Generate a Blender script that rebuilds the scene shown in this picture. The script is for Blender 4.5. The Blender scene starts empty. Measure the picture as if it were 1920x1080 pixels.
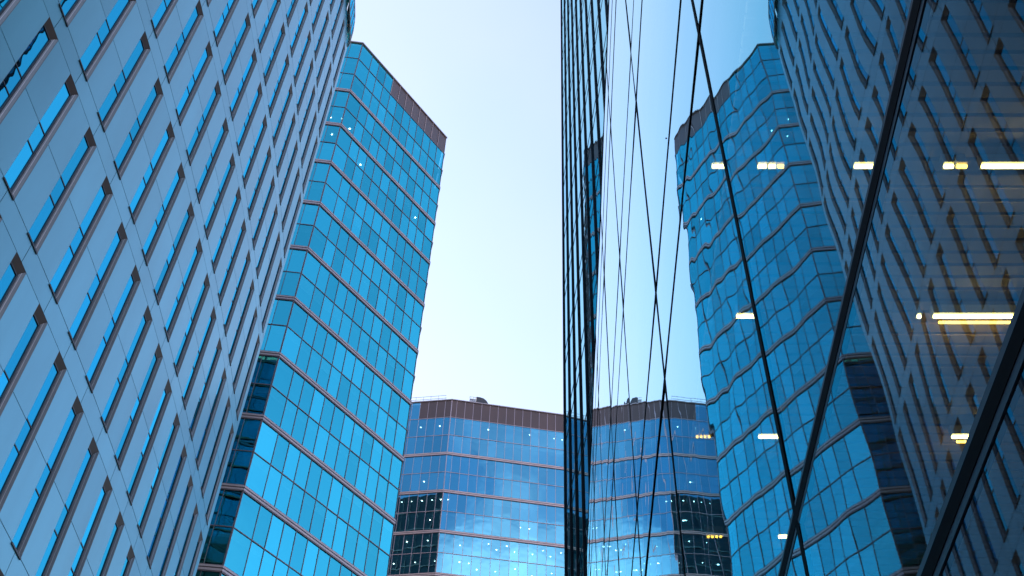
import bpy, math, random
from mathutils import Vector, noise
random.seed(7)
R = math.radians
S = bpy.context.scene
C = S.collection

# ------------------------------------------------------------------ camera
EYE = 1.6
PITCH, FPX, CX = R(49.077), 2086.7, 1041.8
cam = bpy.data.cameras.new('camera')
cam.sensor_width = 36.0
cam.lens = FPX * 36.0 / 1920.0
cam.shift_x = (960.0 - CX) / 1920.0
cam.clip_start, cam.clip_end = 0.05, 9000.0
cam_o = bpy.data.objects.new('camera', cam)
cam_o.location = (0, 0, EYE)
cam_o.rotation_euler = (R(90) + PITCH, 0, 0)
C.objects.link(cam_o)
S.camera = cam_o

# ------------------------------------------------------------------ sky, sun, exposure
SUN_AZ, SUN_EL = R(-62), R(13)          # azimuth from +Y (ahead), clockwise
w = bpy.data.worlds.new('World'); S.world = w; w.use_nodes = True
nt = w.node_tree; nt.nodes.clear()
def N(t, typ, **k):
    n = t.nodes.new(typ)
    for a, v in k.items():
        if a in n.inputs.keys() if isinstance(a, str) else False: n.inputs[a].default_value = v
        else: setattr(n, a, v)
    return n
sky = N(nt, 'ShaderNodeTexSky', sky_type='NISHITA', sun_disc=False, sun_elevation=SUN_EL, sun_rotation=SUN_AZ,
        altitude=0.0, air_density=1.0, dust_density=3.5, ozone_density=2.0)
tc = N(nt, 'ShaderNodeTexCoord')
# thin evening clouds, most of them low in the sky
mp = N(nt, 'ShaderNodeMapping'); mp.inputs['Scale'].default_value = (1.0, 1.0, 2.2); mp.inputs['Location'].default_value = (3.1, 0.4, 0.2)
nz = N(nt, 'ShaderNodeTexNoise'); nz.inputs['Scale'].default_value = 3.0; nz.inputs['Detail'].default_value = 3.5; nz.inputs['Roughness'].default_value = 0.56
nt.links.new(tc.outputs['Generated'], mp.inputs['Vector']); nt.links.new(mp.outputs[0], nz.inputs['Vector'])
rp = N(nt, 'ShaderNodeValToRGB'); rp.color_ramp.elements[0].position = 0.44; rp.color_ramp.elements[1].position = 0.72
nt.links.new(nz.outputs['Fac'], rp.inputs['Fac'])
sx = N(nt, 'ShaderNodeSeparateXYZ'); nt.links.new(tc.outputs['Generated'], sx.inputs[0])
hz = N(nt, 'ShaderNodeMapRange'); hz.inputs[1].default_value = 0.585; hz.inputs[2].default_value = 0.69; hz.inputs[3].default_value = 1.0; hz.inputs[4].default_value = 0.0
nt.links.new(sx.outputs['Z'], hz.inputs[0])
bk = N(nt, 'ShaderNodeMapRange'); bk.inputs[1].default_value = 0.06; bk.inputs[2].default_value = -0.45; bk.inputs[3].default_value = 0.0; bk.inputs[4].default_value = 1.0
nt.links.new(sx.outputs['Y'], bk.inputs[0])
m1 = N(nt, 'ShaderNodeMath', operation='MULTIPLY'); nt.links.new(rp.outputs['Color'], m1.inputs[0]); nt.links.new(hz.outputs[0], m1.inputs[1])
m2 = N(nt, 'ShaderNodeMath', operation='MULTIPLY'); nt.links.new(m1.outputs[0], m2.inputs[0]); nt.links.new(bk.outputs[0], m2.inputs[1])
bx = N(nt, 'ShaderNodeMapRange'); bx.inputs[1].default_value = 0.02; bx.inputs[2].default_value = 0.26; nt.links.new(sx.outputs['X'], bx.inputs[0])
m3 = N(nt, 'ShaderNodeMath', operation='MULTIPLY'); nt.links.new(m2.outputs[0], m3.inputs[0]); nt.links.new(bx.outputs[0], m3.inputs[1])
mx = N(nt, 'ShaderNodeMixRGB'); mx.inputs['Color2'].default_value = (8.5, 6.6, 7.0, 1)
wb = N(nt, 'ShaderNodeMixRGB', blend_type='MULTIPLY'); wb.inputs['Fac'].default_value = 1.0; wb.inputs['Color2'].default_value = (1.03, 0.955, 1.0, 1)
nt.links.new(sky.outputs[0], wb.inputs['Color1'])
nt.links.new(m3.outputs[0], mx.inputs['Fac']); nt.links.new(wb.outputs[0], mx.inputs['Color1'])
nv = N(nt, 'ShaderNodeTexNoise'); nv.inputs['Scale'].default_value = 1.7; nv.inputs['Detail'].default_value = 5; nv.inputs['Roughness'].default_value = 0.5
mv = N(nt, 'ShaderNodeMapping'); mv.inputs['Scale'].default_value = (1.0, 1.0, 1.6); mv.inputs['Rotation'].default_value = (0.3, 0.5, 0.2)
nt.links.new(tc.outputs['Generated'], mv.inputs['Vector']); nt.links.new(mv.outputs[0], nv.inputs['Vector'])
fv = N(nt, 'ShaderNodeMapRange'); fv.inputs[1].default_value = 0.35; fv.inputs[2].default_value = 0.70; fv.inputs[3].default_value = 0.10; fv.inputs[4].default_value = 0.60
nt.links.new(nv.outputs['Fac'], fv.inputs[0])
fy = N(nt, 'ShaderNodeMapRange'); fy.inputs[1].default_value = 0.0; fy.inputs[2].default_value = 0.5; nt.links.new(sx.outputs['Y'], fy.inputs[0])
fm = N(nt, 'ShaderNodeMath', operation='MULTIPLY'); nt.links.new(fv.outputs[0], fm.inputs[0]); nt.links.new(fy.outputs[0], fm.inputs[1])
mv2 = N(nt, 'ShaderNodeMixRGB'); mv2.inputs['Color2'].default_value = (1.12, 1.20, 1.28, 1)
nt.links.new(fm.outputs[0], mv2.inputs['Fac']); nt.links.new(mx.outputs[0], mv2.inputs['Color1'])
bg = N(nt, 'ShaderNodeBackground'); bg.inputs['Strength'].default_value = 0.15
out = N(nt, 'ShaderNodeOutputWorld')
nt.links.new(mv2.outputs[0], bg.inputs['Color']); nt.links.new(bg.outputs[0], out.inputs[0])

sl = bpy.data.lights.new('sun', 'SUN'); sl.energy = 2.0; sl.angle = R(0.5); sl.color = (1.0, 0.86, 0.70)
so = bpy.data.objects.new('sun', sl); C.objects.link(so)
sd = Vector((math.sin(SUN_AZ) * math.cos(SUN_EL), math.cos(SUN_AZ) * math.cos(SUN_EL), math.sin(SUN_EL)))
so.rotation_euler = sd.to_track_quat('Z', 'Y').to_euler()
S.view_settings.view_transform = 'Standard'; S.view_settings.look = 'None'
S.view_settings.gamma = 1.0; S.view_settings.exposure = 2.45; S.view_settings.use_curve_mapping = False
S.render.engine = 'CYCLES'
cy = S.cycles
cy.max_bounces = 10; cy.glossy_bounces = 6; cy.transparent_max_bounces = 16; cy.diffuse_bounces = 3; cy.transmission_bounces = 4
cy.sample_clamp_indirect = 6.0; cy.use_denoising = True
cy.caustics_reflective = False; cy.caustics_refractive = False

# ------------------------------------------------------------------ helpers
def tag(o, label=None, cat=None, group=None, kind=None):
    if label: o['label'] = label
    if cat: o['category'] = cat
    if group: o['group'] = group
    if kind: o['kind'] = kind
    return o

def empty(name, loc=(0, 0, 0)):
    o = bpy.data.objects.new(name, None); o.empty_display_size = 0.5
    o.location = loc; C.objects.link(o); return o

class MB:
    """collects quads, boxes and prisms in world space; build() links them as one mesh object"""
    def __init__(s): s.v = []; s.f = []; s.m = []
    def quad(s, a, b, c, d, m=0):
        n = len(s.v); s.v += [tuple(a), tuple(b), tuple(c), tuple(d)]; s.f.append((n, n+1, n+2, n+3)); s.m.append(m)
    def obox(s, o, ax, ay, az, m=0):
        """box with corner o and edge vectors ax, ay, az"""
        o, ax, ay, az = Vector(o), Vector(ax), Vector(ay), Vector(az)
        n = len(s.v)
        for k in range(8):
            s.v.append(tuple(o + ax*(k & 1) + ay*((k >> 1) & 1) + az*((k >> 2) & 1)))
        flip = ax.cross(ay).dot(az) < 0
        for q in ((0,2,3,1), (4,5,7,6), (0,1,5,4), (2,6,7,3), (0,4,6,2), (1,3,7,5)):
            q = tuple(n+i for i in q)
            s.f.append(q[::-1] if flip else q); s.m.append(m)
    def prism(s, pts, z0, z1, m=0, caps=True):
        n = len(s.v); k = len(pts)
        s.v += [(p[0], p[1], z0) for p in pts] + [(p[0], p[1], z1) for p in pts]
        for i in range(k):
            j = (i+1) % k; s.f.append((n+i, n+j, n+k+j, n+k+i)); s.m.append(m)
        if caps:
            s.f.append(tuple(n+i for i in range(k))[::-1]); s.m.append(m)
            s.f.append(tuple(n+k+i for i in range(k))); s.m.append(m)
    def tube(s, a, b, r, n=8, m=0):
        a, b = Vector(a), Vector(b); d = (b-a).normalized()
        u = d.orthogonal().normalized(); v = d.cross(u)
        st = len(s.v)
        for p in (a, b):
            for k in range(n):
                t = 2*math.pi*k/n; s.v.append(tuple(p + u*r*math.cos(t) + v*r*math.sin(t)))
        for k in range(n):
            j = (k+1) % n; s.f.append((st+k, st+j, st+n+j, st+n+k)); s.m.append(m)
        s.f.append(tuple(st+k for k in range(n))[::-1]); s.m.append(m)
        s.f.append(tuple(st+n+k for k in range(n))); s.m.append(m)
    def mesh(s, name, mats, org=(0, 0, 0), smooth=False):
        me = bpy.data.meshes.new(name)
        ox, oy, oz = org
        me.from_pydata([(x-ox, y-oy, z-oz) for x, y, z in s.v], [], s.f)
        for mt in (mats if isinstance(mats, (list, tuple)) else [mats]): me.materials.append(mt)
        me.polygons.foreach_set('material_index', s.m)
        if smooth: me.polygons.foreach_set('use_smooth', [True]*len(s.f))
        me.update(); return me
    def build(s, name, mats, parent=None, smooth=False, org=None):
        org = org or (tuple(parent.location) if parent else (0, 0, 0))
        if parent and parent.parent: org = tuple(Vector(parent.location) + Vector(parent.parent.location))
        o = bpy.data.objects.new(name, s.mesh(name, mats, org, smooth))
        if parent: o.parent = parent
        C.objects.link(o); return o

def project(p):
    c, s_ = math.cos(PITCH), math.sin(PITCH)
    x, t, h = p[0], p[1], p[2]-EYE
    z = t*c + h*s_
    if z < 0.1: return None
    return CX + FPX*x/z, 540 - FPX*(h*c - t*s_)/z

def seen_size(q):
    """how large a quad shows in the frame, for choosing which repeats become parts"""
    P = [project(p) for p in q]
    if any(p is None for p in P): return 0
    cx = sum(p[0] for p in P)/4; cy_ = sum(p[1] for p in P)/4
    if not (-60 < cx < 1980 and -60 < cy_ < 1140): return 0
    return abs(sum(P[i][0]*P[(i+1) % 4][1] - P[(i+1) % 4][0]*P[i][1] for i in range(4)))/2

# ------------------------------------------------------------------ materials
def mat(name):
    m = bpy.data.materials.new(name); m.use_nodes = True
    m.node_tree.nodes.clear(); o = m.node_tree.nodes.new('ShaderNodeOutputMaterial')
    return m, m.node_tree, o

def rand_value(t):
    """a different number for every loose piece and every object"""
    g = t.nodes.new('ShaderNodeNewGeometry'); oi = t.nodes.new('ShaderNodeObjectInfo')
    a = N(t, 'ShaderNodeMath', operation='ADD'); f = N(t, 'ShaderNodeMath', operation='FRACT')
    t.links.new(g.outputs['Random Per Island'], a.inputs[0]); t.links.new(oi.outputs['Random'], a.inputs[1])
    t.links.new(a.outputs[0], f.inputs[0]); return f.outputs[0]

def paint(name, col, rough=0.5, metal=0.0, vary=0.0, grime=0.0, gscale=0.6, spec=0.5):
    m, t, o = mat(name)
    p = N(t, 'ShaderNodeBsdfPrincipled'); p.inputs['Roughness'].default_value = rough; p.inputs['Metallic'].default_value = metal
    p.inputs['Specular IOR Level'].default_value = spec
    base = N(t, 'ShaderNodeHueSaturation'); base.inputs['Color'].default_value = (*col, 1)
    if vary:
        mr = N(t, 'ShaderNodeMapRange'); mr.inputs[3].default_value = 1-vary; mr.inputs[4].default_value = 1+vary
        t.links.new(rand_value(t), mr.inputs[0]); t.links.new(mr.outputs[0], base.inputs['Value'])
    col_out = base.outputs[0]
    if grime:
        g = t.nodes.new('ShaderNodeTexCoord'); mpp = N(t, 'ShaderNodeMapping'); mpp.inputs['Scale'].default_value = (1, 1, 0.25)
        n1 = N(t, 'ShaderNodeTexNoise'); n1.inputs['Scale'].default_value = gscale; n1.inputs['Detail'].default_value = 6
        t.links.new(g.outputs['Object'], mpp.inputs[0]); t.links.new(mpp.outputs[0], n1.inputs['Vector'])
        mr2 = N(t, 'ShaderNodeMapRange'); mr2.inputs[1].default_value = 0.3; mr2.inputs[2].default_value = 0.7
        mr2.inputs[3].default_value = 1-grime; mr2.inputs[4].default_value = 1.0
        t.links.new(n1.outputs['Fac'], mr2.inputs[0])
        mm = N(t, 'ShaderNodeMixRGB', blend_type='MULTIPLY'); mm.inputs['Fac'].default_value = 1.0
        t.links.new(col_out, mm.inputs['Color1']); t.links.new(mr2.outputs[0], mm.inputs['Color2']); col_out = mm.outputs[0]
        rr = N(t, 'ShaderNodeMapRange'); rr.inputs[3].default_value = rough*0.85; rr.inputs[4].default_value = min(1, rough*1.2)
        t.links.new(n1.outputs['Fac'], rr.inputs[0]); t.links.new(rr.outputs[0], p.inputs['Roughness'])
    t.links.new(col_out, p.inputs['Base Color']); t.links.new(p.outputs[0], o.inputs[0])
    return m

def coated_glass(name, tint, ior, through, wave=0.0, wscale=1.0, vary=0.0, add=0.0, through_opaque=None):
    """reflective coated glass: mirror layer over a see-through tinted pane"""
    m, t, o = mat(name)
    gl = N(t, 'ShaderNodeBsdfGlossy'); gl.inputs['Roughness'].default_value = 0.0
    tint_n = N(t, 'ShaderNodeHueSaturation'); tint_n.inputs['Color'].default_value = (*tint, 1)
    if vary:
        mr = N(t, 'ShaderNodeMapRange'); mr.inputs[3].default_value = 1-vary; mr.inputs[4].default_value = 1+vary*0.6
        t.links.new(rand_value(t), mr.inputs[0]); t.links.new(mr.outputs[0], tint_n.inputs['Value'])
    t.links.new(tint_n.outputs[0], gl.inputs['Color'])
    if through_opaque:
        tr = N(t, 'ShaderNodeBsdfDiffuse'); tr.inputs['Color'].default_value = (*through_opaque, 1)
    else:
        tr = N(t, 'ShaderNodeBsdfTransparent'); tr.inputs['Color'].default_value = (*through, 1)
    fr = N(t, 'ShaderNodeFresnel'); fr.inputs['IOR'].default_value = ior
    if wave:
        g = t.nodes.new('ShaderNodeTexCoord'); n1 = N(t, 'ShaderNodeTexNoise'); n1.inputs['Scale'].default_value = wscale; n1.inputs['Detail'].default_value = 1.0
        t.links.new(g.outputs['Object'], n1.inputs['Vector'])
        b = N(t, 'ShaderNodeBump'); b.inputs['Strength'].default_value = 1.0; b.inputs['Distance'].default_value = wave
        t.links.new(n1.outputs['Fac'], b.inputs['Height']); t.links.new(b.outputs[0], gl.inputs['Normal'])
    fac = fr.outputs[0]
    if add:
        ad = N(t, 'ShaderNodeMath', operation='ADD', use_clamp=True); ad.inputs[1].default_value = add
        t.links.new(fac, ad.inputs[0]); fac = ad.outputs[0]
    mxs = N(t, 'ShaderNodeMixShader')
    t.links.new(fac, mxs.inputs[0]); t.links.new(tr.outputs[0], mxs.inputs[1]); t.links.new(gl.outputs[0], mxs.inputs[2])
    t.links.new(mxs.outputs[0], o.inputs[0]); return m

def lamp_mat(name, col, st):
    m, t, o = mat(name); e = N(t, 'ShaderNodeEmission'); e.inputs['Color'].default_value = (*col, 1); e.inputs['Strength'].default_value = st
    t.links.new(e.outputs[0], o.inputs[0]); return m

def mirror_glass(name):
    """facade glass whose coating mirrors strongly at grazing angles and lets the interior show when seen more squarely"""
    m, t, o = mat(name)
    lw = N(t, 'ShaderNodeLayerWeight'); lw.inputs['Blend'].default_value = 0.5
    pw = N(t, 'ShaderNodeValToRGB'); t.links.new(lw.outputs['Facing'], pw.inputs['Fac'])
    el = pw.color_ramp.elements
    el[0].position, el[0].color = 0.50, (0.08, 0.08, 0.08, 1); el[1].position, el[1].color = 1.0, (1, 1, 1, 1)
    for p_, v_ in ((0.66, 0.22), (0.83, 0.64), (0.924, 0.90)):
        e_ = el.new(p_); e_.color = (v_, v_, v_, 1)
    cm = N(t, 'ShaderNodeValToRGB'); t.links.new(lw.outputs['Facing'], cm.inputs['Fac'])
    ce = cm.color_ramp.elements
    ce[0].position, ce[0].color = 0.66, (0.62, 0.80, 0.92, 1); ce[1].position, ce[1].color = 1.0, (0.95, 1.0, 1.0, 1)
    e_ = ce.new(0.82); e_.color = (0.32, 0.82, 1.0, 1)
    gl = N(t, 'ShaderNodeBsdfGlossy'); gl.inputs['Roughness'].default_value = 0.0; t.links.new(cm.outputs[0], gl.inputs['Color'])
    tr = N(t, 'ShaderNodeBsdfTransparent'); tr.inputs['Color'].default_value = (0.62, 0.68, 0.66, 1)
    mxs = N(t, 'ShaderNodeMixShader'); t.links.new(pw.outputs[0], mxs.inputs[0]); t.links.new(tr.outputs[0], mxs.inputs[1]); t.links.new(gl.outputs[0], mxs.inputs[2])
    t.links.new(mxs.outputs[0], o.inputs[0]); return m

M = dict(
    panel=paint('grey_metal_panel', (0.155, 0.405, 0.485), 0.30, 0.7, vary=0.07, grime=0.16, gscale=0.55),
    joint=paint('black_joint', (0.012, 0.013, 0.016), 0.7),
    reveal=paint('grey_window_reveal', (0.12, 0.15, 0.165), 0.5, 0.2, grime=0.15),
    trim=paint('pale_window_trim', (0.30, 0.30, 0.31), 0.4, 0.4),
    soffit=paint('bronze_soffit', (0.055, 0.042, 0.036), 0.6, 0.1, grime=0.2),
    frame=paint('black_window_frame', (0.012, 0.013, 0.018), 0.45),
    slotglass=coated_glass('slot_window_glass', (0.05, 0.70, 1.0), 3.2, (0, 0, 0), wave=0.004, wscale=0.9, vary=0.24, add=0.32, through_opaque=(0.01, 0.02, 0.03)),
    endglass=coated_glass('dark_end_glass', (0.20, 0.35, 0.45), 1.7, (0, 0, 0), through_opaque=(0.012, 0.02, 0.026)),
    tower=coated_glass('blue_tower_glass', (0.10, 0.90, 1.0), 2.5, (0.34, 0.64, 0.72), wave=0.004, wscale=0.8, vary=0.22, add=0.31),
    fartower=coated_glass('far_tower_glass', (0.20, 0.74, 1.0), 2.4, (0.25, 0.50, 0.64), wave=0.005, wscale=0.8, vary=0.14, add=0.18),
    ledge=paint('mauve_metal_ledge', (0.36, 0.295, 0.30), 0.42, 0.3, grime=0.15),
    roseledge=paint('rose_metal_ledge', (0.54, 0.40, 0.375), 0.42, 0.3, grime=0.15),
    litceil=paint('pale_lit_ceiling', (0.80, 0.82, 0.82), 0.9, vary=0.15),  # pale tone stands in for ceilings lit behind the glass
    mullion=paint('dark_mullion', (0.12, 0.105, 0.12), 0.42, 0.3),
    rosemull=paint('rose_mullion', (0.40, 0.31, 0.33), 0.42, 0.3),
    brown=paint('brown_parapet_panel', (0.078, 0.044, 0.037), 0.45, 0.15, vary=0.10, grime=0.15),
    slab=paint('pale_floor_slab', (0.45, 0.46, 0.46), 0.8),
    core=paint('dark_interior', (0.03, 0.035, 0.04), 0.9),
    roof=paint('grey_roof', (0.22, 0.21, 0.21), 0.9, grime=0.3),
    podglass=mirror_glass('mirror_facade_glass'),
    gasket=paint('black_gasket', (0.0015, 0.002, 0.003), 0.6, spec=0.02),
    bluebar=paint('dark_blue_bar', (0.006, 0.012, 0.022), 0.4, spec=0.3),
    finglass=coated_glass('fin_tower_glass', (0.50, 0.90, 1.0), 2.9, (0, 0, 0), wave=0.0012, wscale=1.3, add=0.15, through_opaque=(0.01, 0.015, 0.02)),
    fin=paint('black_fin', (0.003, 0.004, 0.007), 0.5, spec=0.1),
    ceiling=paint('grey_ceiling_slat', (0.55, 0.42, 0.30), 0.7),
    lampw=lamp_mat('warm_white_tube', (1.0, 0.80, 0.24), 4.5),
    lampy=lamp_mat('yellow_tube', (1.0, 0.60, 0.07), 1.9),
    dot=lamp_mat('downlight_glow', (1.0, 0.90, 0.72), 4.5),
    steel=paint('galvanised_steel', (0.35, 0.36, 0.38), 0.45, 0.6),
    dark=paint('dark_machinery', (0.03, 0.03, 0.035), 0.6),
    lampshell=paint('lamp_housing', (0.5, 0.5, 0.48), 0.5),
)

# ------------------------------------------------------------------ ground
def asphalt(name, col, scale):
    m, t, o = mat(name)
    p = N(t, 'ShaderNodeBsdfPrincipled'); p.inputs['Roughness'].default_value = 0.85
    g = t.nodes.new('ShaderNodeTexCoord'); n1 = N(t, 'ShaderNodeTexNoise'); n1.inputs['Scale'].default_value = scale; n1.inputs['Detail'].default_value = 8
    t.links.new(g.outputs['Object'], n1.inputs['Vector'])
    r = N(t, 'ShaderNodeValToRGB'); r.color_ramp.elements[0].color = (*[c*0.7 for c in col], 1); r.color_ramp.elements[1].color = (*[c*1.3 for c in col], 1)
    t.links.new(n1.outputs['Fac'], r.inputs[0]); t.links.new(r.outputs[0], p.inputs['Base Color']); t.links.new(p.outputs[0], o.inputs[0])
    return m
b = MB(); b.quad((-3000, -3000, 0), (3000, -3000, 0), (3000, 3000, 0), (-3000, 3000, 0))
tag(b.build('ground', asphalt('ground_concrete', (0.18, 0.18, 0.17), 0.4)), kind='structure')
b = MB(); b.quad((-15.5, -60, 0.004), (-4.5, -60, 0.004), (-4.5, 62, 0.004), (-15.5, 62, 0.004))
tag(b.build('road', asphalt('asphalt', (0.05, 0.05, 0.052), 3.0)), kind='structure')
b = MB(); b.obox((-4.5, -60, 0), (5.3, 0, 0), (0, 122, 0), (0, 0, 0.12)); b.obox((-17.2, -60, 0), (1.7, 0, 0), (0, 122, 0), (0, 0, 0.12))
tag(b.build('pavement', asphalt('paving', (0.24, 0.23, 0.22), 1.5)), kind='structure')

# ------------------------------------------------------------------ left tower: curved facade of metal panels and slot windows
F = 7.4
HA = 4.761*F + EYE                       # height of a belt course's lower seam
def curve(t):
    """plan of the curved facade; t in units of F"""
    u = max(t, 2.2)
    x = CUBIC[0]*u**3 + CUBIC[1]*u**2 + CUBIC[2]*u + CUBIC[3]
    if t < 2.2: x -= (3*CUBIC[0]*2.2**2 + 2*CUBIC[1]*2.2 + CUBIC[2])*(2.2-t)*0.4
    return Vector((x*F, t*F, 0))
CUBIC = (-0.000447, -0.014243, 0.125997, -2.582284)
def tangent(t): return (curve(t+0.01) - curve(t-0.01)).normalized()
def inward(t): d = tangent(t); return Vector((-d.y, d.x, 0))
PITCH_W, WIN_W = 0.3005, 0.117
BELT, SEAM, TR_UP, TR_LO = 0.135, 0.566, 0.596, 0.447
T0, T_END = 2.451 - 6*PITCH_W, 6.555
NB = 20                                  # window columns
KB0, KB1 = -4, 7                         # storeys; window k lies under belt k
office = empty('office_tower', tuple(curve(4.0)))
tag(office, 'tall curved tower of grey blue metal panels with rows of narrow slot windows', 'tower')
up = Vector((0, 0, 1))

def panel(mb, ta, tb, za, zb, gap=0.014):
    """one flat cladding panel between two plan stations, with a thin return on every side"""
    a, b2 = curve(ta), curve(tb); d = (b2-a).normalized(); n = Vector((-d.y, d.x, 0))
    a = a + d*gap; b2 = b2 - d*gap
    mb.obox(a + up*(za+gap), b2-a, n*0.045, up*(zb-za-2*gap))

wall = MB()
for k in range(KB0, KB1+1):
    z0 = HA + (k-1)*F
    for i in range(-1, NB):
        tl = T0 + i*PITCH_W + WIN_W if i >= 0 else T0 - 0.18
        tr = T0 + (i+1)*PITCH_W if i < NB-1 else T_END
        if tr - tl > 0.01:
            panel(wall, tl, tr, z0 + BELT*F, z0 + SEAM*F); panel(wall, tl, tr, z0 + SEAM*F, z0 + F)
        bl = T0 + i*PITCH_W + WIN_W*0.5 if i >= 0 else T0 - 0.18
        br = T0 + (i+1)*PITCH_W + WIN_W*0.5 if i < NB-1 else T_END
        if br - bl > 0.01: panel(wall, bl, br, z0, z0 + BELT*F)
zc0, zc1 = HA + KB1*F, HA + (KB1 + 0.22)*F
for i in range(-1, NB):
    bl = T0 + i*PITCH_W + WIN_W*0.5 if i >= 0 else T0 - 0.18
    br = T0 + (i+1)*PITCH_W + WIN_W*0.5 if i < NB-1 else T_END
    if br - bl > 0.01: panel(wall, bl, br, zc0, zc1)
wall.build('wall', M['panel'], office)
# dark sheet behind the open joints, left out where the windows go in
back = MB()
for i in range(-1, NB):
    tl = T0 + i*PITCH_W + WIN_W if i >= 0 else T0 - 0.18
    tr = T0 + (i+1)*PITCH_W if i < NB-1 else T_END
    n = inward((tl+tr)/2)
    a, b2 = curve(tl) + n*0.06, curve(tr) + n*0.06
    if tr - tl > 0.01: back.quad(a, b2, b2 + up*zc1, a + up*zc1)
    if i >= 0:
        a, b2 = curve(tl-WIN_W) + n*0.06, curve(tl) + n*0.06
        for k in range(KB0, KB1+2):
            z0 = HA + (k-1)*F
            back.quad(a + up*z0, b2 + up*z0, b2 + up*(z0 + BELT*F), a + up*(z0 + BELT*F))
back.build('backing', M['joint'], office)

def slot_window():
    """local x along the facade, y inward, z up; origin at the near bottom corner"""
    W, Hh, D, SPL, HEAD = WIN_W*F, (1-BELT)*F, 0.125, 0.13, 0.34
    mb = MB()   # materials: 0 glass 1 frame 2 reveal 3 trim 4 soffit
    X, Y, Z = Vector((1, 0, 0)), Vector((0, 1, 0)), Vector((0, 0, 1))
    bar = 0.045; xr = W-SPL-0.075; zt = Hh-HEAD-0.05
    zl, zu = (TR_LO-BELT)*F, (TR_UP-BELT)*F
    for za, zb in ((0.03, zl-bar/2), (zl+bar/2, zu-bar/2), (zu+bar/2, zt)):
        mb.quad((0.03, D, za), (xr, D, za), (xr, D, zb), (0.03, D, zb), 0)
    for z in (zl, zu): mb.obox((0.03, D-0.02, z-bar/2), X*(xr-0.03), Y*0.05, Z*bar, 1)
    mb.obox((0, D-0.03, 0), X*0.03, Y*0.10, Z*Hh, 1)
    mb.obox((xr, D-0.035, 0), X*0.08, Y*0.10, Z*(zt+0.05), 1)
    mb.obox((0.03, D-0.03, 0), X*(xr-0.03), Y*0.09, Z*0.03, 1)
    mb.obox((0.03, D-0.03, zt), X*(xr-0.03), Y*0.09, Z*0.05, 1)
    mb.obox((0, 0.004, 0), X*-0.05, Y*0.16, Z*Hh, 2)
    # splayed far jamb (three strips) and splayed dark head
    sp = Vector((-SPL, D-0.015, 0)); q = Vector((W, 0.0, 0)); sn = Vector((D, SPL, 0)).normalized()
    for f0, f1, lift, m_ in ((0.0, 0.52, 0.0, 2), (0.52, 0.64, 0.005, 3), (0.64, 1.0, 0.0, 2)):
        mb.obox(q + sp*f0 - sn*lift, sp*(f1-f0), sn*0.04, Z*(Hh-0.02), m_)
    hd = Vector((0, D+0.03, -HEAD)); hn = Vector((0, HEAD, D)).normalized()
    mb.obox((-0.004, 0.0, Hh+0.004), X*(W+0.008), hd, hn*0.03, 4)
    mb.obox((W, -0.004, 0), X*0.035, Y*0.05, Z*Hh, 2)
    mb.obox((-0.01, -0.035, -0.012), X*(W+0.02), Y*(D), Z*0.012, 1)
    mb.obox((-0.01, -0.035, -0.07), X*(W+0.02), Y*0.033, Z*0.058, 1)
    return mb
WMATS = [M['slotglass'], M['frame'], M['reveal'], M['trim'], M['soffit']]
wmesh = slot_window().mesh('window', WMATS)
spots = []
for k in range(KB0, KB1+1):
    for i in range(NB):
        t = T0 + i*PITCH_W; p = curve(t); e = curve(t+WIN_W); d = (e-p).normalized()
        z0 = HA + (k-1+BELT)*F
        q = [p + up*z0, e + up*z0, e + up*(z0+(1-BELT)*F), p + up*(z0+(1-BELT)*F)]
        spots.append((seen_size(q), p + up*z0, math.atan2(d.y, d.x)))
spots.sort(key=lambda a: -a[0])
rest = MB(); src = slot_window()
for n_, (sz, p, ang) in enumerate(spots):
    if n_ < 100:
        o = bpy.data.objects.new('window', wmesh); o.parent = office
        o.location = p - office.location; o.rotation_euler = (0, 0, ang); C.objects.link(o)
    else:
        ca, sa = math.cos(ang), math.sin(ang); st = len(rest.v)
        rest.v += [(p.x + x*ca - y*sa, p.y + x*sa + y*ca, p.z + z) for x, y, z in src.v]
        rest.f += [tuple(st+j for j in f) for f in src.f]; rest.m += src.m
tag(rest.build('window', WMATS, office), kind='stuff')
# the rest of the building's body: far end, back and roof
pe = curve(T_END); ne = inward(T_END); ps = curve(T0-0.18)
DEPTH = 30.0
ztop = HA + (KB1+0.16)*F
body = MB()
e1 = pe + Vector((-DEPTH, -2.0, 0)); s1 = ps + Vector((-DEPTH, 0, 0))
pin = pe + ne*0.06
body.quad(pin, pin + up*ztop, e1 + up*ztop, e1); body.quad(e1, e1 + up*ztop, s1 + up*ztop, s1)
body.quad(s1, s1 + up*ztop, ps + ne*0.06 + up*ztop, ps + ne*0.06)
body.build('end_wall', M['endglass'], office)
g = MB()
for j in range(1, 15):
    a = pin.lerp(e1, j/15.0) ; g.obox(a + Vector((-0.05, 0, 0)), (0.1, 0, 0), (0, 0.10, 0), up*ztop)
for j in range(1, 25):
    g.obox(pin.lerp(e1, 0.004) + up*(j*3.7), (e1-pin)*0.992, (0, 0.13, 0), (0, 0, 0.14))
g.build('end_grid', M['frame'], office)
rf = MB()
pts = [curve(T0-0.18 + (T_END-T0+0.18)*j/24) + inward(4)*0.07 for j in range(25)]
pl = [(p.x, p.y) for p in pts] + [(e1.x, e1.y), (s1.x, s1.y)]
rf.prism(pl, ztop-0.4, ztop-0.05); rf.build('roof', M['roof'], office)
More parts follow.
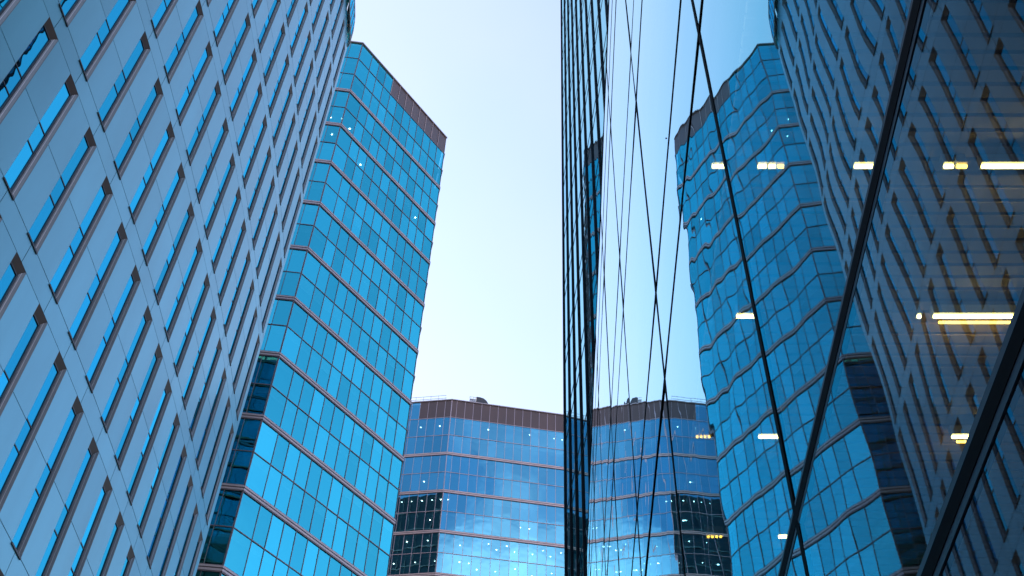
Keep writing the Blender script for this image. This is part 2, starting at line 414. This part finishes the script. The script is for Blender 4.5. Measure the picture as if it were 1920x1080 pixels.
# rounded glass corner bay that rises above the cladding at the far end
crown, crown_m = MB(), MB()
def crown_pt(u, v):
    """u runs along the facade then round the corner, v upward; the head leans inward"""
    bulge = 0.035*F*(1 - (v/0.9 - 0.15)**2) - 0.10*F*max(0.0, v-0.25)**1.6
    if u <= 1: c_ = curve(5.75 + 0.70*u); n = -inward(5.75 + 0.70*u)
    else:
        a = (u-1)*math.pi/2; cc = curve(6.45) + inward(6.45)*0.12*F
        t_ = tangent(6.45); n = (-inward(6.45))*math.cos(a) + t_*math.sin(a); c_ = cc + n*0.12*F
    return c_ + n*bulge + up*(HA + (KB1 + 0.20 + v)*F)
NU, NV = 12, 8
grid = [[crown_pt(2.0*i/NU, 1.15*j/NV) for j in range(NV+1)] for i in range(NU+1)]
for i in range(NU):
    for j in range(NV):
        crown.quad(grid[i][j], grid[i+1][j], grid[i+1][j+1], grid[i][j+1])
for i in range(NU+1):
    for j in range(NV): crown_m.tube(grid[i][j], grid[i][j+1], 0.05, 6)
for j in (0, 4, NV):
    for i in range(NU): crown_m.tube(grid[i][j], grid[i+1][j], 0.06, 6)
crown.build('corner_bay', M['slotglass'], office); crown_m.build('bay_frame', M['trim'], office)
cb = MB(); cb.prism([(p.x, p.y) for p in ([grid[i][0] for i in range(NU+1)] + [grid[NU][0] + ne*2.2, grid[0][0] + ne*2.2])], HA+(KB1+0.19)*F, HA+(KB1+1.34)*F)
cbm = MB(); cbm.prism([(p.x, p.y) for p in ([grid[i][0] + ne*0.9 + Vector((0,-0.6,0)) for i in range(NU+1)] + [grid[NU][0] + ne*3.0, grid[0][0] + ne*3.0])], HA+(KB1+0.17)*F, HA+(KB1+1.2)*F)
cbm.build('bay_core', M['core'], office)

# ------------------------------------------------------------------ glass towers with ledges every second row
TOP = 125.1 + EYE
ROWS = [TOP, TOP-3.85, TOP-7.6, TOP-11.40]
while ROWS[-1] > 4: ROWS.append(ROWS[-1]-3.68)
LEDGES = [TOP-11.40 - 7.36*j for j in range(16)]

def glass_tower(name, label, base, faces, hidden, mull, brown_cols, lamps, back_glass, glass='tower'):
    """faces: (A, B, [column edges 0..1]); wall runs so that the outside lies to the right of A->B"""
    T = tag(empty(name, base), label, 'tower')
    quads, brown = [], []
    grid_ = MB(); led = {z: MB() for z in LEDGES}; cap = MB()
    for fi, (A, B, cols) in enumerate(faces):
        A, B = Vector((*A, 0)), Vector((*B, 0)); d = (B-A).normalized(); L = (B-A).length; n = Vector((d.y, -d.x, 0))
        for ci in range(len(cols)-1):
            a, b2 = A + d*(cols[ci]*L), A + d*(cols[ci+1]*L)
            for ri in range(len(ROWS)-1):
                z1, z0 = ROWS[ri], ROWS[ri+1]
                if ri == 0 and ci in brown_cols[fi]: brown.append((a, b2, z0, z1, n)); continue
                tx, tz = random.gauss(0, 0.0012), random.gauss(0, 0.0012)
                w_ = (b2-a).length*tx; h_ = (z1-z0)*tz
                quads.append([a + up*z0 + n*(-w_-h_), b2 + up*z0 + n*(w_-h_), b2 + up*z1 + n*(w_+h_), a + up*z1 + n*(-w_+h_)])
        for c_ in cols:
            p = A + d*(c_*L)
            if 0 < c_ < 1: grid_.obox(p - d*0.027 + n*0.004, d*0.054, n*0.04, up*(TOP-0.15))
            else: grid_.obox(p - d*(0.0 if c_ == 0 else 0.06) + n*0.004, d*0.06, n*0.05, up*(TOP-0.15))
        for z in ROWS[1:]:
            if any(abs(z-q) < 0.1 for q in LEDGES): continue
            grid_.obox(A + n*0.006 + up*(z-0.04), d*L, n*0.045, up*0.08)
        for z in LEDGES:
            led[z].obox(A - d*0.03 + n*0.01 + up*(z+0.05), d*(L+0.06), n*0.10, up*0.17, 0)
            led[z].obox(A - d*0.03 + n*0.01 + up*(z-0.24), d*(L+0.06), n*0.10, up*0.19, 0)
            led[z].obox(A + n*0.01 + up*(z-0.05), d*L, n*0.04, up*0.10, 1)
            led[z].obox(A + n*0.01 + up*(z-0.33), d*L, n*0.07, up*0.09, 1)
            led[z].obox(A + n*0.01 + up*(z+0.22), d*L, n*0.07, up*0.07, 1)
        cap.obox(A - d*0.08 + n*0.0 + up*(TOP-0.15), d*(L+0.16), n*0.16, up*0.17)
        cap.obox(A - d*0.08 - n*0.45 + up*(TOP-0.15), d*(L+0.16), n*0.45, up*0.12)
    quads = [(seen_size(q), q) for q in quads]; quads.sort(key=lambda a: -a[0])
    rest = MB()
    for j, (s_, q) in enumerate(quads):
        if j < 100:
            p = MB(); p.quad(*q); p.build('window_pane', M[glass], T)
        else: rest.quad(*q)
    tag(rest.build('window_pane', M[glass], T), kind='stuff')
    for a, b2, z0, z1, n in brown:
        p = MB(); d = (b2-a).normalized(); p.obox(a + d*0.04 + up*(z0+0.06) - n*0.02, (b2-a) - d*0.08, n*0.035, up*(z1-z0-0.24)); p.build('parapet_panel', M['brown'], T)
    if brown and glass == 'tower':
        pt = MB()
        for a, b2, z0, z1, n in brown: d = (b2-a).normalized(); pt.obox(a - d*0.02 + n*0.048 + up*z0, d*0.04, n*0.03, up*(z1-z0-0.16))
        pt.build('parapet_trim', M['roseledge'], T)
    bb = MB()
    for a, b2, z0, z1, n in brown: bb.quad(a - n*0.03 + up*z0, b2 - n*0.03 + up*z0, b2 - n*0.03 + up*(z1-.16), a - n*0.03 + up*(z1-.16))
    if brown: bb.build('parapet_backing', M['rosemull'], T)
    grid_.build('mullion_grid', mull, T); cap.build('coping', M['ledge'], T)
    for z in LEDGES: led[z].build('ledge', [M['ledge'] if glass == 'tower' else M['roseledge'], M['mullion']], T)
    # outline in plan: seen faces, then the faces turned away
    outline = [f[0] for f in faces] + [faces[-1][1]] + hidden
    cx_ = sum(p[0] for p in outline)/len(outline); cy__ = sum(p[1] for p in outline)/len(outline)
    def shrink(m): 
        return [(cx_ + (p[0]-cx_)*(1-m/ max(6.0, math.hypot(p[0]-cx_, p[1]-cy__))), cy__ + (p[1]-cy__)*(1-m/max(6.0, math.hypot(p[0]-cx_, p[1]-cy__)))) for p in outline]
    inner = shrink(0.55)
    for z in ROWS[1:-1]:
        s_ = MB(); s_.prism(inner, z-0.55, z-0.02); s_.build('floor_slab', M['slab'], T)
    # pale sheets added to imitate lit ceilings inside, in runs of neighbouring bays
    rb = random.Random(len(lamps)); nb = 0
    while nb < 90:
        fi = rb.choice([len(faces)-1, len(faces)-1, 0]); A, B, cols = faces[fi]
        A, B = Vector((*A, 0)), Vector((*B, 0)); d = (B-A).normalized(); n = Vector((d.y, -d.x, 0)); L = (B-A).length
        ri = rb.randint(1, 22); c0 = rb.randint(0, len(cols)-2); run = rb.randint(1, 6); drop = rb.uniform(0.5, 1.6)
        for ci in range(c0, min(c0+run, len(cols)-1)):
            if ri == 0: continue
            a, b2 = A + d*(cols[ci]*L) - n*0.16, A + d*(cols[ci+1]*L) - n*0.16
            p = MB(); p.obox(a + d*0.05 + up*(ROWS[ri]-0.06-drop), (b2-a) - d*0.1, -n*0.012, up*drop); p.build('lit_ceiling_sheet', M['litceil'], T); nb += 1
    co = MB(); co.prism(shrink(7.5), 0, TOP-4.4); co.build('core', M['core'], T)
    r_ = MB(); r_.prism(shrink(0.2), TOP-0.75, TOP-0.45); r_.build('roof', M['roof'], T)
    hw = MB(); gm = MB()
    hp = [faces[-1][1]] + hidden + [faces[0][0]]
    for p, q in zip(hp, hp[1:]):
        hw.quad((p[0], p[1], 0), (q[0], q[1], 0), (q[0], q[1], TOP-0.1), (p[0], p[1], TOP-0.1))
        P, Q = Vector((*p, 0)), Vector((*q, 0)); d = (Q-P).normalized(); n = Vector((d.y, -d.x, 0))
        for z in ROWS[1:]: gm.obox(P + up*(z-0.1) + n*0.003, Q-P, n*0.12, up*0.25)
        k = int((Q-P).length/1.36)
        for j in range(1, k): gm.obox(P + (Q-P)*(j/k) + n*0.003, d*0.08, n*0.09, up*(TOP-0.2))
    hw.build('rear_wall', back_glass, T); gm.build('rear_grid', mull, T)
    # little downlights in the ceilings just behind the glass
    for fi, u, row, dep in lamps:
        A, B, cols = faces[fi]; A, B = Vector((*A, 0)), Vector((*B, 0)); d = (B-A).normalized(); n = Vector((d.y, -d.x, 0))
        p = A + (B-A)*u - n*dep + up*(ROWS[row]-0.60)
        l_ = MB(); l_.tube(p, p + up*0.05, rl.choice((0.05, 0.06, 0.085)), 10); l_.build('downlight', M['dot'], T)
    return T

def even(k, first=1.0, last=1.0):
    ws = [first] + [1.0]*(k-2) + [last]; tot = sum(ws); out_ = [0]
    for v in ws: out_.append(out_[-1] + v/tot)
    out_[-1] = 1; return out_
rl = random.Random(3)
lamps2 = [(1, 0.04, 4, 1.0), (1, 0.13, 4, 1.2), (1, 0.30, 5, 1.4), (0, 0.93, 4, 1.2), (0, 0.96, 5, 1.0), (1, 0.86, 5, 1.0),
          (1, 0.66, 20, 1.5), (1, 0.62, 21, 1.3), (1, 0.74, 21, 1.0), (1, .3, 22, 1.2)]
A2, B2 = (-24.10, 68.0), (-14.57, 81.95)
L2_ = (-46.0, 68.0 - 21.9*0.150)
glass_tower('glass_tower', 'tall blue glass tower with brown parapet panels at one corner, behind the metal clad tower', (-30, 85, 0),
    [(L2_, A2, even(16)), (A2, B2, even(12, 1.45, 1.1))], [(-22.0, 110.0), (-47.0, 110.0)],
    M['mullion'], {0: [], 1: list(range(4, 12))}, lamps2, M['endglass'])
A3, B3 = (-16.85, 132.5), (13.6, 138.7)
L3_ = (-36.0, 134.5)
wr = math.hypot(B3[0]-A3[0], B3[1]-A3[1]); cr = [0, .85/wr]
while cr[-1] + 1.36/wr < 1: cr.append(cr[-1] + 1.36/wr)
cr[-1] = 1
wl = math.hypot(L3_[0]-A3[0], L3_[1]-A3[1]); cl = [1, 1-1.04/wl]
while cl[-1] - 1.37/wl > 0: cl.append(cl[-1] - 1.37/wl)
cl[-1] = 0; cl = cl[::-1]
lamps3 = []
for row, u0, u1, deps, keep in ((1, 0.03, 0.62, (1.1,), 0.45), (5, 0.03, 0.4, (1.2,), 0.35), (6, 0.3, 0.62, (1.0,), 0.3), (7, 0.02, 0.62, (0.9, 2.1), 0.62), (8, 0.02, 0.62, (1.0, 2.2), 0.45), (9, 0.02, 0.62, (1.0,), 0.6)):
    for dep in deps:
        u = u0
        while u < u1:
            if rl.random() < keep*0.62: lamps3.append((1, u, row, dep + rl.uniform(-0.05, 0.05)))
            u += 0.0435
for row, keep in ((1, 0.3), (4, 0.5), (5, 0.75), (6, 0.5), (7, 0.4), (8, 0.7)):
    for u in (0.66, 0.74, 0.82, 0.9, 0.97):
        if rl.random() < keep: lamps3.append((0, u, row, 1.3))
far = glass_tower('glass_tower', 'farthest blue glass tower with a long brown parapet band, closing the street', (-8, 145, 0),
    [(L3_, A3, cl), (A3, B3, cr)], [(12.0, 165.0), (-36.0, 165.0)],
    M['rosemull'], {0: list(range(len(cl)-5, len(cl)-1)), 1: list(range(60))}, lamps3, M['endglass'], 'fartower')
# guard rail along the far roof edge
rail = MB()
for P, Q, i0, i1 in ((A3, L3_, 0.06, 0.9),):
    P, Q = Vector((*P, TOP+0.02)), Vector((*Q, TOP+0.02)); d = (Q-P).normalized(); n = Vector((-d.y, d.x, 0)); n = n if n.y > 0 else -n
    a, b2 = P.lerp(Q, i0) + n*0.35, P.lerp(Q, i1) + n*0.35
    for hgt in (0.75, 1.35): rail.tube(a + up*hgt, b2 + up*hgt, 0.045, 6)
    for j in range(14): p = a.lerp(b2, j/13); rail.tube(p - up*0.5, p + up*1.35, 0.04, 6)
rail.build('guard_rail', M['steel'], far)
# roof equipment
def at_roof(u, back_): 
    P, Q = Vector((*A3, 0)), Vector((*B3, 0)); d = (Q-P).normalized(); n = Vector((-d.y, d.x, 0)); return P.lerp(Q, u) + n*back_, d, n
p, d, n = at_roof(0.135, 0.5)
hoist = tag(empty('roof_hoist', tuple(p + up*(TOP-0.45))), 'dark rounded machine beside a pale frame on the far tower roof edge', 'roof machine')
h_ = MB(); zb = TOP-0.45
prof = [(-0.2, 0), (1.8, 0), (1.8, 1.1), (1.5, 1.7), (1.0, 2.15), (0.4, 2.3), (-0.2, 2.3)]
st = len(h_.v)
for o_ in (0, 1.1):
    h_.v += [tuple(p + d*x + n*o_ + up*(zb + z)) for x, z in prof]
k = len(prof); h_.f += [tuple(st+i for i in range(k)), tuple(st+k+i for i in range(k))[::-1]]; h_.m += [0, 0]
for i in range(k): j = (i+1) % k; h_.f.append((st+i, st+k+i, st+k+j, st+j)); h_.m.append(0)
h_.build('housing', M['dark'], hoist)
f_ = MB()
for x in (-1.3, -0.75, -0.3): f_.tube(p + d*x + up*zb, p + d*x + up*(zb+2.1), 0.05, 6)
for z in (1.2, 1.65, 2.1): f_.tube(p + d*-1.3 + up*(zb+z), p + d*-0.2 + up*(zb+z), 0.045, 6)
f_.obox(p + d*-1.25 + n*0.08 + up*(zb+0.2), d*0.9, n*0.5, up*1.55)
f_.build('frame', M['steel'], hoist)
for j, (u, lab) in enumerate(((0.30, 'first low grey vent on the far roof edge past the machine'), (0.39, 'second low grey vent on the far roof edge past the machine'), (0.47, 'third low grey vent on the far roof edge past the machine'))):
    p, d, n = at_roof(u, 0.8); v_ = MB()
    v_.tube(p + up*(TOP-0.45), p + up*(TOP+0.28), 0.16, 10); v_.tube(p + up*(TOP+0.20), p + up*(TOP+0.36), 0.26, 10)
    for q in (0.9, 1.7): v_.tube(p + d*q + up*(TOP-0.45), p + d*q + up*(TOP+0.2), 0.09, 8)
    v_.tube(p + up*(TOP+0.1), p + d*1.7 + up*(TOP+0.1), 0.05, 8)
    tag(v_.build('roof_vent', M['steel'], org=tuple(p + up*(TOP-0.45))), lab, 'roof vent', 'vents along the far roof edge')

# ------------------------------------------------------------------ near mirror facade on the right
D0, EPS = 0.90, R(-0.31)
WU = Vector((math.sin(EPS), math.cos(EPS), 0)); WN = Vector((math.cos(EPS), -math.sin(EPS), 0))   # along, into the building
def wp(t, h, o=0.0): return WN*(D0+o) + WU*t + up*(h+EYE)
MUL = [0.27 + 3.035*k for k in range(-3, 11)]
BND = [-1.45, 1.557, 2.535, 6.22, 7.255, 10.40, 11.45, 14.68, 15.60, 16.52]
pod = tag(empty('mirror_building', tuple(wp(12, -EYE, 6))), 'mirror glass facade close on the right with wavy reflections and lamps inside', 'building')
def pane(mb, t0, t1, h0, h1, seed):
    """a float glass pane with the slight bow and roller waves of toughened glass"""
    r = random.Random(seed)
    W_, H_ = t1-t0, h1-h0
    near = t0 < 8.0
    stp = 0.045 if near else 0.07
    nu, nv = max(4, int(W_/stp)), max(4, int(H_/stp))
    tw, tv = r.gauss(0, 0.0008), r.gauss(0, 0.0008)
    bow_u, bow_v = r.uniform(0.0012, 0.0026), r.uniform(0.0008, 0.0020)
    ox, oy = r.uniform(0, 90), r.uniform(0, 90)
    amp = 0.00050
    st = len(mb.v)
    for i in range(nu+1):
        u = i/nu
        for j in range(nv+1):
            v = j/nv; x, y = t0 + W_*u, h0 + H_*v
            e = bow_u*(2*u-1)**2*W_*0.33 + bow_v*(2*v-1)**2*min(H_, 3)*0.33
            e += tw*(x-t0-W_/2) + tv*(y-h0-H_/2)
            e += amp*(noise.noise((ox + x*1.5, oy + y*1.7, seed*1.3)) + 0.42*noise.noise((ox + x*3.1, oy + y*3.4, seed*0.7)))
            mb.v.append(tuple(wp(x, y, e)))
    for i in range(nu):
        for j in range(nv):
            a = st + i*(nv+1) + j
            mb.f.append((a, a+1, a+nv+2, a+nv+1)); mb.m.append(0)
sd_ = 11
for bi in range(len(MUL)-1):
    for hi in range(len(BND)-1):
        if len(MUL)*len(BND) and MUL[bi+1] < -5.9: continue
        sd_ += 1
        mb = MB(); pane(mb, MUL[bi], MUL[bi+1], BND[hi], BND[hi+1], sd_)
        mb.build('glass_pane', M['podglass'], pod, smooth=True)
for t in MUL:
    g = MB(); g.obox(wp(t-0.021, -1.45, 0.02), WU*0.042, WN*-0.0225, up*(16.52+1.45)); g.build('mullion', M['gasket'], pod)
for h in BND:
    hw_ = (0.023 if h < 2 else 0.026) if h < 3 else (0.014 if h < 9 else 0.009)
    g = MB()
    if 0 < h < 3: g.obox(wp(MUL[0], h-0.046, 0.02), WU*(MUL[-1]-MUL[0]), WN*-0.0215, up*0.092, 1)
    g.obox(wp(MUL[0], h-hw_, 0.02), WU*(MUL[-1]-MUL[0]), WN*-0.0235, up*2*hw_); g.build('transom', [M['gasket'], M['bluebar']], pod)
# inside: floors, back wall, slatted ceiling
TA, TB = MUL[0], MUL[-1]
for h0, h1 in ((6.30, 7.20), (10.45, 11.40), (14.75, 16.50)):
    s_ = MB(); s_.obox(wp(TA+0.05, h0, 0.25), WU*(TB-TA-0.1), WN*15.4, up*(h1-h0)); s_.build('floor_slab', M['core'], pod)
s_ = MB(); s_.obox(wp(TA, -EYE, 15.7), WU*(TB-TA), WN*0.3, up*(16.5+EYE)); s_.obox(wp(TA-0.3, -EYE, 0.05), WU*0.3, WN*15.95, up*(16.5+EYE)); s_.obox(wp(TB, -EYE, 0.05), WU*0.3, WN*15.95, up*(16.5+EYE))
s_.obox(wp(TA, -EYE, 0.2), WU*(TB-TA), WN*15.5, up*0.14)
s_.build('inner_wall', M['core'], pod)
s_ = MB(); s_.obox(wp(TA-0.3, 16.52, -0.008), WU*(TB-TA+0.6), WN*16, up*0.06); s_.build('roof', M['gasket'], pod)
s_ = MB(); t = TA + 0.2
while t < TB-0.2:
    s_.obox(wp(t, 6.22, 0.28), WU*0.085, WN*15, up*0.06); t += 0.115
s_.build('slatted_ceiling', M['ceiling'], pod)
# strip lamps under that ceiling: four rows running away from the glass; offsets measured from the facade line x = 0
LH = 6.12
ROWT = [4.23, 5.58, 6.92, 8.27]
strips = [  # row, x from, x to, thickness along the row, colour, label
    (0, 1.04, 1.13, 'w', 'short white lamp nearest the glass in the topmost row of lamps'),
    (0, 1.345, 1.40, 'w', 'small white lamp, first of the three little squares in the top row'),
    (0, 1.415, 1.46, 'w', 'small white lamp, second of the three little squares in the top row'),
    (0, 1.475, 1.515, 'y', 'small yellow lamp, last of the three little squares in the top row'),
    (0, 1.985, 2.13, 'w', 'bright white strip lamp just left of the thick black bar in the top row'),
    (0, 2.58, 2.64, 'w', 'short white lamp right of the thick black bar in the top row'),
    (0, 2.665, 2.73, 'y', 'short yellow lamp right of the thick black bar in the top row'),
    (0, 2.83, 4.30, 'w', 'long bright strip lamp reaching the right edge in the top row'),
    (1, 1.345, 1.48, 'w', 'short white lamp over the reflected glass tower in the second row'),
    (1, 2.69, 2.715, 'w', 'tiny white lamp at the start of the long strip in the second row'),
    (1, 2.81, 3.46, 'w', 'long bright double strip lamp in the second row'),
    (2, 1.15, 1.28, 'y', 'dashed yellow lamp over the reflected far tower in the third row'),
    (2, 1.67, 1.84, 'w', 'short white lamp over the reflected glass tower in the third row'),
    (2, 3.26, 3.44, 'w', 'stacked yellow and white strip lamp beside the lower black bar'),
    (3, 1.36, 1.51, 'y', 'yellow lamp over the dark reflected far tower in the lowest row'),
    (3, 2.01, 2.11, 'w', 'short white lamp near the crossing black bars in the lowest row'),
]
for row, xa, xb, colr, lab in strips:
    t = ROWT[row]; base = Vector((xa, t, LH + EYE))
    T = tag(empty('strip_lamp', tuple(base)), lab, 'lamp', 'strip lamps behind the mirror glass')
    tb = MB()
    if (row, xa) in ((2, 1.15), (3, 1.36)):      # partly hidden by louvres: shows as dashes
        for q_ in range(4): tb.obox(base + Vector(((xb-xa)*(0.04+0.25*q_), -0.008, -0.013)), ((xb-xa)*0.14, 0, 0), (0, 0.016, 0), (0, 0, 0.013))
    else: tb.obox(base + Vector((0, -0.011, -0.016)), (xb-xa, 0, 0), (0, 0.022, 0), (0, 0, 0.016))
    tb.build('tube', M['lampw'] if colr == 'w' else M['lampy'], T)
    hs = MB(); hs.obox(base + Vector((-0.004, -0.03, 0.002)), (xb-xa+0.008, 0, 0), (0, 0.06, 0), (0, 0, 0.09)); hs.build('housing', M['lampshell'], T)
    if (row, xa) in ((1, 2.81), (2, 3.26)):
        t2 = MB(); t2.obox(base + Vector((0.05, 0.05, -0.016)), (xb-xa-0.05, 0, 0), (0, 0.016, 0), (0, 0, 0.014)); t2.build('tube', M['lampy'], T)

# ------------------------------------------------------------------ tower with black vertical fins behind the mirror facade
X0, MS, SP = 4.45, 0.120, 1.5
FT = [1/0.2183*1.0]
ft = [4.581*X0 + SP*1.005*k for k in range(-4, 10)]        # distance of each fin along the street
def fp(t): return Vector((X0 - MS*t, t, 0))
fin_t = tag(empty('finned_tower', tuple(fp(27) + Vector((8, 0, 0)))), 'dark tower with closely set black vertical fins, seen edge on above the mirror facade', 'tower')
fd = (fp(30)-fp(20)).normalized(); fn = Vector((-fd.y, fd.x, 0))     # outward, towards the street
if fn.x > 0: fn = -fn
FH0, FH1 = 0.0, 118.0
cell = []
z = 1.0
lines = []
while z < FH1-4.4: lines += [z, z+0.85]; z += 4.30
for i in range(len(ft)-1):
    a, b2 = fp(ft[i]), fp(ft[i+1])
    rec = -fn*0.004                        # saw-tooth: each pane's far edge sits deeper
    for z0, z1 in zip(lines, lines[1:]):
        q = [b2 + rec + up*z0, a + up*z0, a + up*z1, b2 + rec + up*z1]
        cell.append((seen_size(q), q))
cell.sort(key=lambda a: -a[0])
rest = MB()
for j, (s_, q) in enumerate(cell):
    if j < 100: p = MB(); p.quad(*q); p.build('glass_pane', M['finglass'], fin_t)
    else: rest.quad(*q)
tag(rest.build('glass_pane', M['finglass'], fin_t), kind='stuff')
for t in ft:
    p = fp(t); g = MB(); g.obox(p - fd*0.045 - fn*0.12, fd*0.09, fn*0.172, up*FH1); g.build('fin', M['fin'], fin_t)
for z in lines:
    a, b2 = fp(ft[0]), fp(ft[-1]); g = MB(); g.obox(a + up*(z-0.05) - fn*0.08, b2-a, fn*0.086, up*0.10); g.build('transom', M['fin'], fin_t)
body = MB()
a, b2 = fp(ft[0]) - fn*0.13, fp(ft[-1]) - fn*0.13
c2, d2 = b2 - fn*16, a - fn*16
body.prism([(p.x, p.y) for p in (a, d2, c2, b2)], 0, FH1)
body.build('wall', M['endglass'], fin_t)
